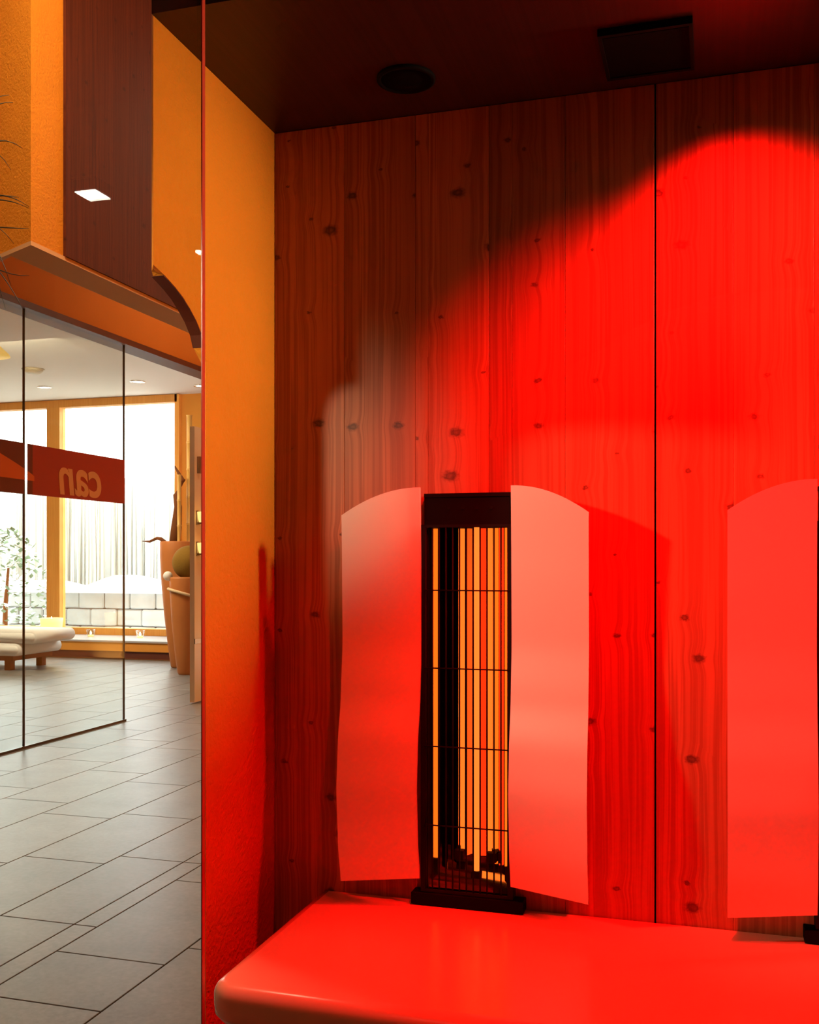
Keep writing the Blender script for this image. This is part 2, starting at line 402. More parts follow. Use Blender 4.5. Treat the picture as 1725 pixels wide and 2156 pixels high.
wpart('mullion', -7.90, -7.715, WY - 0.06, WY + 0.06, 0.285, 2.985)
wpart('side_jamb', WX1 - 0.03, WX1 + 0.03, WY - 0.06, WY + 0.04, 0.195, 3.075)
wpart('pane', WX0, -7.90, WY - 0.004, WY + 0.004, 0.285, 2.985, mat='wglass')
wpart('pane', -7.715, WX1 - 0.03, WY - 0.004, WY + 0.004, 0.285, 2.985, mat='wglass')
lg = struct(box('trim_4', -10.2, -4.3, 10.06, WY - 0.02, 0.085, 0.185, M['plaster2']), 'low window ledge with grey stone top')
box('ledge_top', -10.2, -4.3, 10.04, WY - 0.02, 0.185, 0.205, M['ledge'], lg)
struct(box('baseboard_far', -10.2, -4.3, 10.085, 10.12, 0.0, 0.085, M['basedark']))
# ------------------------------------------------------------------ cabin shell
# plaster wing with a curved cut-out
wing = [(YB + 0.12, 0.0), (YB + 0.12, ZC + 0.3), (1.42, ZC + 0.3), (1.42, 1.569)]
arch = [(1.423, 1.568), (1.457, 1.561), (1.489, 1.551), (1.514, 1.541), (1.537, 1.528), (1.559, 1.513), (1.578, 1.494), (1.588, 1.474), (1.592, 1.45)]
wing = wing + arch[1:] + [(1.592, 0.0)]
wl = struct(prism('wall_left', wing, XS - 0.022, XS, 'x', M['plaster']), 'orange rough-plaster side wall with curved cut-out')
for v_ in wl.data.vertices:      # front end cut back at an angle
    if v_.co.x < XS - 0.01 and v_.co.y < 1.43: v_.co.y += 0.032
    elif v_.co.x < XS - 0.01 and v_.co.y < 1.6 and v_.co.z < 1.47: v_.co.y += 0.028
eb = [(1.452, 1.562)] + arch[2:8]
prism('arch_shade_strip', [(y_, z_ - 0.0015) for y_, z_ in eb] + [(y_ + 0.0005, z_ - 0.0005) for y_, z_ in eb[::-1]], XS - 0.0225, XS - 0.0005, 'x', M['basedark'], wl)  # dark strip standing in for the shaded underside of the cut-out
# ceiling
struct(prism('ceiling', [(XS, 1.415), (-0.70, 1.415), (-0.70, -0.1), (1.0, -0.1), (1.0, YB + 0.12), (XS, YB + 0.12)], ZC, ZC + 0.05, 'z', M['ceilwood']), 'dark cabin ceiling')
struct(box('wall_right', 1.0, 1.04, -0.1, YB + 0.12, 0, ZC + 0.05, M['pine']), 'wood-clad right cabin wall')
# back wall boards; openings behind the two heaters
HX = [-0.443, 0.252]
OW, OZ0, OZ1 = 0.081, 0.45, 1.232
wb = struct(box('wall_back', XS, 1.0, YB + 0.10, YB + 0.12, 0.0, ZC, M['blackmatt']), 'knotty wood board wall')
edges = [-0.843, -0.695, -0.55, -0.406, -0.263, -0.102, 0.032, 0.164, 0.30, 0.44, 0.58, 0.72, 0.86, 1.0]
def board(x0, x1, z0, z1):
    if x1 - x0 < 0.004 or z1 - z0 < 0.004: return
    box('board', x0, x1, YB, YB + 0.02, z0, z1, M['pine'], wb, 0.0006)
for i in range(len(edges) - 1):
    a, b = edges[i], edges[i + 1]
    g0 = 0.0016 if abs(a + 0.102) < 1e-6 else 0.0002
    g1 = 0.0016 if abs(b + 0.102) < 1e-6 else 0.0002
    a += g0; b -= g1
    cuts = []
    for hx in HX:
        l, r = max(a, hx - OW), min(b, hx + OW)
        if r > l: cuts.append((l, r))
    if not cuts: board(a, b, 0, ZC - 0.001); continue
    l, r = cuts[0]
    full = [(a, l), (r, b)]
    for x0, x1 in full:
        if x1 - x0 > 0.004: board(x0, x1, 0, ZC - 0.001)
    board(l, r, 0, OZ0); board(l, r, OZ1, ZC - 0.001)

# ------------------------------------------------------------------ bench
BZ = 0.456
bench = tag(empty('bench', (0.1, 1.65, 0)), 'cream lacquered bench under red light below the two heaters', 'bench')
def setp(o, p):
    o.parent = p; o.matrix_parent_inverse = Matrix.Translation(p.location).inverted(); return o
def bench_seat():
    # plan outline with a rounded front-left corner, rolled front and side edge
    x0, x1, y0, y1 = -0.748, 0.985, 1.404, YB - 0.003
    R = 0.045; pts = []
    for k in range(9):
        t = PI + (PI / 2) * k / 8; pts.append((x0 + R + R * math.cos(t), y0 + R + R * math.sin(t)))
    pts += [(x1, y0), (x1, y1), (x0, y1)]
    bm = bmesh.new(); r = 0.022
    layers = []
    for j in range(9):
        a = (PI / 2) * j / 8
        layers.append((r * (1 - math.sin(PI / 2 - a)) if False else r * (1 - math.cos(a)), BZ - r + r * math.sin(a)))
    prof = [(0.012, BZ - 0.062), (0.002, BZ - 0.05), (0.0, BZ - 0.035)] + layers
    rings = []
    for ins, z in prof:
        ring = []
        for (px, py) in pts:
            # inset towards interior on the front and left sides only
            qx, qy = px, py
            if px < x0 + R + 1e-6 and py < y0 + R + 1e-6:
                d = Vector((px - (x0 + R), py - (y0 + R)))
                if d.length > 1e-6:
                    d = d.normalized() * ins; qx, qy = px - d.x, py - d.y
            elif py < y0 + 1e-6: qy += ins
            elif px < x0 + 1e-6: qx += ins
            ring.append(bm.verts.new((qx, qy, z)))
        rings.append(ring)
    n = len(pts)
    for A, B in zip(rings, rings[1:]):
        for i in range(n): bm.faces.new((A[i], A[(i + 1) % n], B[(i + 1) % n], B[i]))
    bm.faces.new(rings[-1]); bm.faces.new(rings[0][::-1])
    o = bm_obj('seat', bm, M['bench'], None, True)
    for p in o.data.polygons:
        if len(p.vertices) > 4: p.use_smooth = False
    return setp(o, bench)
bench_seat()
setp(box('apron', -0.70, 0.98, 1.45, 1.475, 0.30, BZ - 0.075, M['framewood']), bench)
setp(box('front_panel', -0.66, 0.98, 1.52, 1.54, 0.0, 0.30, M['pine']), bench)
setp(box('shadow_gap_rail', -0.72, 0.98, 1.43, YB - 0.01, BZ - 0.075, BZ - 0.062, M['black']), bench)
for sx in (-0.69, 0.93):
    setp(box('leg', sx, sx + 0.05, 1.46, 1.51, 0.0, 0.30, M['framewood']), bench)

# ------------------------------------------------------------------ heaters
def interp(tab, z):
    for (z0, d0), (z1, d1) in zip(tab, tab[1:]):
        if z0 <= z <= z1:
            t = (z - z0) / (z1 - z0); t = t * t * (3 - 2 * t) * 0.5 + t * 0.5
            return d0 + (d1 - d0) * t
    return tab[-1][1]
PROF = [(0.45, 0.000), (0.497, 0.009), (0.58, 0.025), (0.68, 0.033), (0.76, 0.026), (0.85, 0.009), (0.95, 0.0), (1.10, 0.003), (1.30, 0.010)]
def wing_panel(side, parent):
    """curved shield plate, outer edge standing out from the wall"""
    nu, nv, th = 14, 44, 0.006
    u_in, u_out = 0.0865, 0.231
    bm = bmesh.new(); front = []; back = []
    for i in range(nu + 1):
        u = i / nu; x = side * (u_in + (u_out - u_in) * u)
        zt = 1.242 - 0.052 * u ** 2; zb = 0.510 - 0.008 * u
        fr = []; bk = []
        for j in range(nv + 1):
            z = zb + (zt - zb) * j / nv
            y = -(0.030 + 0.034 * u) - interp(PROF, z)
            fr.append(bm.verts.new((x, y - th / 2, z))); bk.append(bm.verts.new((x, y + th / 2, z)))
        front.append(fr); back.append(bk)
    for i in range(nu):
        for j in range(nv):
            bm.faces.new((front[i][j], front[i + 1][j], front[i + 1][j + 1], front[i][j + 1]))
            bm.faces.new((back[i][j], back[i][j + 1], back[i + 1][j + 1], back[i + 1][j]))
    rim = []
    for j in range(nv):
        rim.append(bm.faces.new((front[0][j], front[0][j + 1], back[0][j + 1], back[0][j])))
        rim.append(bm.faces.new((front[nu][j], back[nu][j], back[nu][j + 1], front[nu][j + 1])))
    for i in range(nu):
        rim.append(bm.faces.new((front[i][0], back[i][0], back[i + 1][0], front[i + 1][0])))
        rim.append(bm.faces.new((front[i][nv], front[i + 1][nv], back[i + 1][nv], back[i][nv])))
    idx = [f for f in rim]
    for e in bm.edges:
        if len(e.link_faces) == 2 and ((e.link_faces[0] in idx) != (e.link_faces[1] in idx)): e.smooth = False
    return bm_obj('shield_panel', bm, M['winged'], parent, True)
def make_heater():
    h = empty('infrared_heater', (HX[0], YB, BZ))
    def ch(o): o.parent = h; o.matrix_parent_inverse = Matrix.Translation((0, 0, -BZ)); return o
    w_ = 0.080
    ch(boxes('housing', [(-w_, w_, 0.090, 0.096, 0.460, 1.230), (-w_, -w_ + 0.003, -0.018, 0.09, 0.460, 1.230), (w_ - 0.003, w_, -0.018, 0.09, 0.460, 1.230)], M['black']))
    cap = ch(boxes('top_cover', [(-w_ - 0.003, w_ + 0.006, -0.024, 0.088, 1.224, 1.231), (-w_ - 0.003, w_ + 0.006, -0.022, -0.016, 1.172, 1.224), (-w_ + 0.003, w_ - 0.003, -0.016, 0.088, 1.168, 1.172)], M['fitting']))
    for k in range(4):
        v, f = tube_vf([(-0.035 + 0.027 * k, -0.0225, 1.203), (-0.035 + 0.027 * k, -0.0235, 1.203)], 0.0032, 8)
        o = mesh_obj('vent_hole', v, f, M['blackmatt'], cap)
    ch(box('base_bar', -0.106, 0.108, -0.034, -0.001, 0.458, 0.480, M['fitting'], None, 0.001))
    for sgn in (-1, 1):
        ch(box('side_rail', sgn * 0.0835 - 0.0045, sgn * 0.0835 + 0.0045, -0.030, -0.001, 0.482, 1.172, M['black']))
        ch(box('bracket', sgn * 0.15 - 0.045, sgn * 0.15 + 0.045, -0.022, -0.0005, 0.52, 0.56, M['black']))
        ch(box('bracket', sgn * 0.15 - 0.045, sgn * 0.15 + 0.045, -0.022, -0.0005, 1.06, 1.10, M['black']))
    # concave reflector from flat mirror strips
    n = 11; xs = [-0.0765 + 0.153 * i / n for i in range(n + 1)]
    P_ = [(x, 0.060 * (1 - abs(x / 0.0765) ** 2.2) - 0.004) for i, x in enumerate(xs)]
    # each strip is turned either towards the tube or out to the sides of the cabin
    plan = [('t', 'mirrorgold'), ('l', 'mirrordark'), ('l', 'mirrordark'), ('t', 'mirror'), ('t', 'mirrorcopper'), ('t', 'mirrorred'), ('t', 'mirrorred'), ('t', 'mirror'), ('t', 'mirrorgold'), ('t', 'mirrorred'), ('t', 'mirrorgold')]  # strip tints put the striped reflections into the colour
    eye_d = Vector((0.232, -0.973))
    for i in range(n):
        (x0, y0), (x1, y1) = P_[i], P_[i + 1]
        mx_, my_ = (x0 + x1) / 2, (y0 + y1) / 2
        tgt = {'t': (Vector((0.009, 0.020)) - Vector((mx_, my_))).normalized(), 'l': Vector((-0.9, -0.44)), 'r': Vector((0.66, -0.75))}[plan[i][0]]
        nn = (eye_d + tgt).normalized(); d = Vector((-nn.y, nn.x)); hw = 0.0068
        pts = [(mx_ - d.x * hw, my_ - d.y * hw), (mx_ + d.x * hw, my_ + d.y * hw), (mx_ + d.x * hw - nn.x * .0012, my_ + d.y * hw - nn.y * .0012), (mx_ - d.x * hw - nn.x * .0012, my_ - d.y * hw - nn.y * .0012)]
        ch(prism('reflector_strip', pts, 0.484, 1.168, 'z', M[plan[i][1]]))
    # sloping floor plate with clips
    fp = ch(mesh_obj('floor_plate', [(-.077, -.012, .486), (.077, -.012, .486), (.077, .07, .545), (-.077, .07, .545), (-.077, -.012, .484), (.077, -.012, .484), (.077, .07, .543), (-.077, .07, .543)],
                     [(0, 1, 2, 3), (7, 6, 5, 4), (0, 4, 5, 1), (1, 5, 6, 2), (2, 6, 7, 3), (3, 7, 4, 0)], M['mirror']))
    for cx in (-0.028, 0.036, 0.058):
        ch(box('clip', cx - 0.009, cx + 0.009, 0.025, 0.04, 0.53, 0.548, M['black']))
    ch(tube('heating_tube', [(0.009, 0.020, 0.512), (0.009, 0.020, 1.168)], 0.0065, M['tube'], None, 12))
    ch(box('tube_socket', 0.0, 0.018, 0.010, 0.030, 0.50, 0.515, M['black']))
    # grille
    for gz in (0.482, 1.167): ch(box('grille_frame', -0.081, 0.081, -0.030, -0.026, gz, gz + 0.005, M['black']))
    sp = 0.0131
    for k in range(13):
        x = -0.0785 + sp * k
        ch(tube('grille_bar', [(x, -0.028, 0.484), (x, -0.028, 1.170)], 0.00155, M['black'], None, 6))
    for z in (0.608, 0.756, 0.903, 1.049):
        ch(tube('grille_wire', [(-0.081, -0.031, z), (0.081, -0.031, z)], 0.0014, M['black'], None, 6))
    for s in (-1, 1):
        ch(wing_panel(s, None))
    return h
ht = make_heater()
tag(ht, 'infrared back heater with both curved shield panels and full glowing grille visible', 'heater', 'infrared heaters on the wood wall')
h2 = copy_tree(ht); h2.location = (HX[1], YB, BZ)
h2['label'] = 'infrared back heater cut off by the right picture edge, mainly its left shield panel showing'

# ------------------------------------------------------------------ cabin ceiling fittings
sp = tag(empty('ceiling_speaker', (-0.524, 1.732, ZC)), 'round dark speaker flush in the cabin ceiling', 'speaker')
for nm, prof, mt in (('rim', [(0.052, 0.0), (0.052, -0.005), (0.046, -0.007), (0.044, -0.003)], 'fitting'), ('cloth', [(0.044, -0.002), (0.044, -0.004), (0.02, -0.0055), (0.003, -0.006)], 'mesh')):
    lathe(nm, [(r, z) for r, z in prof], M[mt], sp, 40)
vt = tag(empty('ceiling_vent', (-0.107, 1.742, ZC)), 'rectangular dark box fitting under the cabin ceiling beside the red glow', 'vent')
def vch(name, *a, mat='fitting'): return box(name, *a, M[mat], vt)
vch('frame', -0.074, 0.074, -0.080, -0.072, -0.012, 0.0)
vch('frame', -0.074, 0.074, 0.072, 0.080, -0.012, 0.0)
vch('frame', -0.074, -0.068, -0.072, 0.072, -0.012, 0.0)
vch('frame', 0.068, 0.074, -0.072, 0.072, -0.012, 0.0)
vch('cover', -0.068, 0.068, -0.066, 0.072, -0.010, -0.002, mat='mesh')
vch('lip', -0.068, 0.068, -0.072, -0.0665, -0.009, -0.002, mat='ceilwood')
for nm, lx, ly, lb in (('red_downlight', -0.03, 1.43, 'small red ceiling lamp above the middle of the bench edge'), ('red_downlight', -0.12, 1.08, 'added unseen red ceiling lamp that brightens the heater panels')):
    d_ = tag(empty(nm, (lx, ly, ZC)), lb, 'lamp', 'red ceiling lamps')
    lathe('bezel', [(0.020, 0.0), (0.020, -0.004), (0.016, -0.005), (0.015, -0.001)], M['ceilwood'], d_, 24)
ws = tag(empty('added_wing_spot', (0.995, 1.84, 1.80)), 'added unseen spot fitting that brightens the plaster side wall', 'lamp')  # unseen fitting, added around the light on the wing
tube('arm', [(0.0, 0, 0), (-0.07, 0, 0)], 0.008, M['black'], ws); tube('head', [(-0.05, 0, 0), (-0.105, 0, -0.002)], [0.022, 0.03], M['black'], ws, 16)

# ------------------------------------------------------------------ front glass pane of the cabin
gp = tag(empty('glass_pane', (-1.1, 1.385, 0)), 'clear glass front pane with red lamp glow coloured into its edge beside the plaster wing', 'glass pane')
setp(box('pane', -1.75, -0.7395, 1.381, 1.389, 0.02, 2.5, M['glass']), gp)
setp(box('polished_edge', -0.7395, -0.7375, 1.3805, 1.3895, 0.02, 2.5, M['edge']), gp)
setp(box('floor_channel', -1.75, -0.737, 1.376, 1.394, 0.0, 0.02, M['steel']), gp)

# ------------------------------------------------------------------ glass partition with red sign bands
def part_pane(y0, y1, label):
    p = tag(empty('glass_partition', (XP, (y0 + y1) / 2, 0)), label, 'glass partition', 'glass partition panes')
    setp(box('pane', XP - 0.006, XP + 0.006, y0 + 0.012, y1 - 0.012, 0.012, 2.59, M['glass']), p)
    setp(box('edge', XP - 0.007, XP + 0.007, y1 - 0.012, y1 - 0.007, 0.012, 2.59, M['pedge']), p)
    setp(box('floor_rail', XP - 0.015, XP + 0.015, y0, y1, 0.0, 0.014, M['pedge']), p)
    return p
p1 = part_pane(5.113, 6.175, 'clear partition pane whose red band carries tan mirrored lettering')
p2 = part_pane(3.90, 5.113, 'clear partition pane with the dark red band and orange swoosh')
z0, z1 = 1.495, 1.795
bd = setp(box('sign_band', XP + 0.006, XP + 0.008, 5.175, 6.165, z0, z1, M['red']), p1)
setp(box('sign_band', XP + 0.006, XP + 0.008, 5.127, 5.175, z0, z1, M['maroon']), p1)
setp(box('sign_band', XP + 0.006, XP + 0.008, 3.95, 5.098, z0, z1, M['maroon']), p2)
def swoosh(ya, yb, parent):
    up = lambda y: 1.605 + 0.105 * ((5.19 - y) / 0.29) ** 0.85 if y < 5.19 else 1.605
    lo = lambda y: 1.578 + 0.010 * (5.19 - y)
    n = 10; pts = [(ya + (yb - ya) * i / n, lo(ya + (yb - ya) * i / n)) for i in range(n + 1)]
    pts += [(yb - (yb - ya) * i / n, min(up(yb - (yb - ya) * i / n), 1.76)) for i in range(n + 1)]
    return setp(prism('swoosh', pts, XP + 0.0082, XP + 0.0092, 'x', M['orangefilm']), parent)
swoosh(5.127, 5.19, p1); swoosh(4.55, 5.098, p2)
cu = bpy.data.curves.new('lettering', 'FONT'); cu.body = 'can'; cu.size = 0.30; cu.extrude = 0.001; cu.shear = 0.12; cu.offset = 0.006
to = bpy.data.objects.new('tmp', cu); COL.objects.link(to)
bpy.context.view_layer.update()
me = bpy.data.meshes.new_from_object(to.evaluated_get(bpy.context.evaluated_depsgraph_get()))
bpy.data.objects.remove(to)
xsv = [v.co.x for v in me.vertices]; ysv = [v.co.y for v in me.vertices]
sx = 0.455 / (max(xsv) - min(xsv)); sy = 0.172 / (max(ysv) - min(ysv))
for v in me.vertices:
    lx = (v.co.x - min(xsv)) * sx; ly = (v.co.y - min(ysv)) * sy; lz = v.co.z
    v.co = (XP + 0.0092 - lz, 5.882 - lx, 1.512 + ly)
me.materials.clear(); me.materials.append(M['tan']); me.update()
lt = bpy.data.objects.new('lettering', me); COL.objects.link(lt); setp(lt, p1)
# cream leaf beyond the opening, coloured like the reflections in a glass panel
dr = struct(empty('door_1', (XP + 0.03, 7.5, 0)), 'cream leaf standing in for a reflecting glass panel beyond the partition opening')
setp(box('leaf', XP + 0.01, XP + 0.05, 7.07, 7.9, 0.01, 2.14, M['cream']), dr)
setp(box('handle', XP + 0.05, XP + 0.075, 7.11, 7.135, 1.78, 1.91, M['steel']), dr)
setp(box('kick_rail', XP + 0.05, XP + 0.056, 7.07, 7.9, 0.46, 0.50, M['steel']), dr)
for z, lb in ((1.40, 'upper of two glowing cups added for lights mirrored in the glass panel'), (1.16, 'lower of two glowing cups added for lights mirrored in the glass panel')):
    wlq = tag(empty('mirrored_light_cup', (XP + 0.05, 7.115, z)), lb, 'lamp', 'glowing cups for mirrored lights')  # glowing cup added for a light mirrored in the glass
    box('back_plate', 0.0, 0.01, -0.02, 0.02, -0.02, 0.09, M['steel'], wlq)
    lathe('glow_cup', [(0.03, 0.0), (0.04, 0.03), (0.045, 0.08), (0.04, 0.082)], M['candle'], wlq, 16, (0.05, 0))
    box('bracket', 0.01, 0.06, -0.008, 0.008, -0.012, 0.0, M['steel'], wlq)

# ------------------------------------------------------------------ lounge ceiling fittings
def downlight(x, y, label, r=0.085):
    d = tag(empty('ceiling_downlight', (x, y, 3.08)), label, 'lamp', 'lounge ceiling downlights')
    lathe('bezel', [(r, 0.0), (r, -0.008), (r * 0.8, -0.010), (r * 0.78, -0.002)], M['chrome'], d, 24)
    lathe('lens', [(r * 0.77, -0.003), (r * 0.7, -0.006), (r * 0.3, -0.008)], M['lampon'], d, 24)
downlight(-7.31, 9.957, 'round ceiling downlight above the window mullion, left of the others')
downlight(-6.10, 9.933, 'round ceiling downlight above the right half of the window')
downlight(-5.56, 10.38, 'round ceiling downlight right of the window near the glass edge')
downlight(-5.212, 7.50, 'round ceiling downlight peeping out just under the header wall', 0.06)
dt = tag(empty('smoke_detector', (-6.738, 8.983, 3.08)), 'beige round smoke detector on the white lounge ceiling', 'detector')
lathe('body', [(0.10, 0.0), (0.10, -0.02), (0.07, -0.045), (0.02, -0.05)], M['detector'], dt, 24); lathe('collar', [(0.115, 0.0), (0.115, -0.008), (0.10, -0.01)], M['detector'], dt, 24)
# square downlight hanging on a rod in the corridor; mirrored by the glass pane
sq = tag(empty('square_downlight', (-2.33, -0.70, 2.53)), 'bright square downlight mirrored in the glass pane', 'lamp')
box('lens', -0.045, 0.045, -0.045, 0.045, 0.0, 0.004, M['lampbright'], sq)
box('housing', -0.055, 0.055, -0.055, 0.055, 0.004, 0.05, M['black'], sq)
tube('rod', [(0, 0, 0.05), (0, 0, 1.32)], 0.008, M['black'], sq)
cdl = tag(empty('corridor_spotlight', (-1.685, -0.37, 2.16)), 'round black corridor spotlight in front of the cabin', 'lamp')
lathe('lens', [(0.012, -0.006), (0.014, 0.0), (0.002, 0.001)], M['lampbright'], cdl, 12)
lathe('housing', [(0.045, 0.0), (0.05, 0.02), (0.05, 0.10), (0.02, 0.12)], M['black'], cdl, 20)
tube('rod', [(0, 0, 0.11), (0, 0, 1.69)], 0.008, M['black'], cdl)
# pendant lamp in the lounge
pd = tag(empty('pendant_lamp', (-4.56, 5.62, 2.48)), 'glowing cream pendant lamp at the left picture edge', 'lamp')
lathe('shade', [(0.135, -0.035), (0.128, -0.02), (0.075, 0.03), (0.03, 0.06), (0.012, 0.065)], M['shade'], pd, 32)
lathe('bulb_glass', [(0.012, -0.11), (0.05, -0.09), (0.062, -0.045), (0.055, -0.02)], M['shade'], pd, 24)
tube('cable', [(0, 0, 0.06), (0, 0, 0.60)], 0.004, M['black'], pd)

# ------------------------------------------------------------------ lounge: vases and decoration
v1 = tag(empty('floor_vase', (-5.30, 9.42, 0)), 'tall terracotta floor vase holding bamboo and driftwood', 'vase', 'terracotta floor vases')
lathe('body', [(0.075, 0.0), (0.085, 0.02), (0.115, 0.25), (0.150, 0.55), (0.180, 0.9), (0.192, 1.15), (0.192, 1.29), (0.186, 1.302), (0.176, 1.295), (0.17, 1.2), (0.10, 1.15)], M['vase'], v1, 40)
v2 = tag(empty('floor_vase', (-4.91, 8.87, 0)), 'shorter terracotta floor vase topped by a moss ball', 'vase', 'terracotta floor vases')
lathe('body', [(0.075, 0.0), (0.085, 0.02), (0.110, 0.2), (0.140, 0.5), (0.158, 0.8), (0.160, 0.93), (0.156, 0.945), (0.146, 0.94), (0.14, 0.88), (0.08, 0.86)], M['vase'], v2, 40)
mb = lathe('moss_ball', [(0.165 * math.sin(PI * i / 18) + 0.001, -0.165 * math.cos(PI * i / 18)) for i in range(19)], M['moss'], None, 32)
mb.location = (-4.87, 8.86, 1.085); tag(mb, 'brown-green moss ball resting on the shorter vase', 'decoration')
wbll = lathe('white_ball', [(0.045 * math.sin(PI * i / 12) + 0.001, -0.045 * math.cos(PI * i / 12)) for i in range(13)], M['cushion'], None, 20)
wbll.location = (-5.06, 8.78, 0.955); tag(wbll, 'small white ball at the rim of the shorter vase', 'decoration')
rp = []
for i in range(33):
    t = 2 * PI * i / 32; rp.append((-4.91 + 0.172 * math.cos(t), 8.87 + 0.172 * math.sin(t), 0.78 + 0.05 * math.cos(t * 1 + 2.6)))
tag(tube('rope', rp, 0.014, M['rope'], None, 8), 'cream rope slung around the shorter vase', 'rope')
bp = tag(empty('bamboo_pole', (-5.18, 9.42, 1.20)), 'tall pale bamboo pole standing in the taller vase', 'bamboo')
for k in range(5):
    z_ = 0.0 + 0.28 * k
    tube('segment', [(0, 0, z_), (0, 0, z_ + 0.012), (0, 0, z_ + 0.27), (0, 0, z_ + 0.28)], [0.034, 0.027, 0.027, 0.034], M['bamboo'], bp, 12)
bp2 = tag(empty('bamboo_pole', (-5.235, 9.31, 1.20)), 'shorter brown bamboo stick beside the pale pole in the taller vase', 'bamboo')
for k in range(3):
    z_ = 0.0 + 0.26 * k
    tube('segment', [(0, 0, z_), (0, 0, z_ + 0.01), (0, 0, z_ + 0.25), (0, 0, z_ + 0.26)], [0.026, 0.02, 0.02, 0.026], M['bamboo'], bp2, 10)
tag(tube('driftwood', [(-5.36, 9.42, 1.18), (-5.33, 9.42, 1.45), (-5.31, 9.42, 1.66), (-5.335, 9.42, 1.78), (-5.29, 9.42, 1.88), (-5.28, 9.46, 1.94), (-5.30, 9.46, 1.97), (-5.35, 9.42, 2.08)],
         [0.06, 0.055, 0.04, 0.03, 0.024, 0.03, 0.02, 0.008], M['bark'], None, 10), 'twisted brown driftwood branch rising from the taller vase', 'driftwood')
tag(tube('dry_twig', [(-5.36, 9.30, 1.27), (-5.44, 9.30, 1.325), (-5.52, 9.36, 1.335), (-5.60, 9.35, 1.30), (-5.68, 9.34, 1.305)], [0.02, 0.02, 0.016, 0.012, 0.004], M['bark'], None, 8), 'dark dry twig leaning out left over the taller vase rim', 'twig')

# ------------------------------------------------------------------ lounge: candles on the ledge
cl = tag(empty('candle_lantern', (-7.40, 10.2, 0.205)), 'large glowing glass candle lantern on the ledge by the mullion', 'candle')
lathe('glass_cup', [(0.095, 0.0), (0.11, 0.02), (0.125, 0.18), (0.13, 0.23), (0.122, 0.23), (0.115, 0.17), (0.09, 0.03)], M['candle'], cl, 28)
lathe('flame', [(0.004, 0.10), (0.025, 0.14), (0.022, 0.18), (0.002, 0.25)], M['flame'], cl, 12)
def tealight(x, y, label):
    c = tag(empty('tealight', (x, y, 0.205)), label, 'candle', 'tealights on the window ledge')
    lathe('glass_cup', [(0.04, 0.0), (0.045, 0.01), (0.052, 0.085), (0.048, 0.085), (0.04, 0.015)], M['wglass'], c, 20)
    lathe('wax', [(0.034, 0.002), (0.034, 0.022), (0.01, 0.023)], M['candle'], c, 16)
    lathe('flame', [(0.002, 0.022), (0.014, 0.034), (0.010, 0.05), (0.001, 0.07)], M['flame'], c, 10)
tealight(-7.076, 10.50, 'small lit tealight glass on the ledge nearer the mullion')
tealight(-6.414, 10.50, 'small lit tealight glass on the ledge nearer the vases')

# ------------------------------------------------------------------ lounge: daybed end
ln = tag(empty('daybed', (-7.3, 8.95, 0)), 'low wooden daybed with thick white cushions at the left edge', 'daybed')
def cushion(name, x0, x1, y0, y1, za, zb, rise):
    n = 14; th = zb - za; v = []; f = []; prof = []
    for k in range(12):
        t = PI * k / 11; prof.append((math.sin(t), -math.cos(t)))
    # top/bottom outline extruded in Y with rounded right end
    out = [(x0, za), (x1 - th / 2, za)] + [(x1 - th / 2 + th / 2 * s, za + th / 2 + th / 2 * c) for s, c in prof[1:-1]] + [(x1 - th / 2, zb), (x0, zb)]
    out = [(x, z + rise * max(0, (x0 + 1.2 - x)) ** 2) for x, z in out]
    o = prism(name, out, y0, y1, 'y', M['cushion'])
    o.data.validate(); bmx = bmesh.new(); bmx.from_mesh(o.data)
    bmesh.ops.bevel(bmx, geom=[e for e in bmx.edges if e.calc_face_angle(0) > 1.2], offset=0.025, segments=3, affect='EDGES')
    bmx.to_mesh(o.data); bmx.free()
    for p in o.data.polygons: p.use_smooth = True
    return setp(o, ln)
cushion('top_cushion', -8.6, -6.44, 8.62, 9.30, 0.275, 0.40, 0.0)
cushion('seat_cushion', -8.6, -6.62, 8.60, 9.32, 0.15, 0.275, 0.0)
setp(box('frame', -8.6, -6.72, 8.64, 9.28, 0.10, 0.15, M['lwood']), ln)
for lx in (-6.85, -8.5):
    for ly in (8.68, 9.18): setp(box('leg', lx, lx + 0.07, ly, ly + 0.07, 0.0, 0.10, M['lwood']), ln)

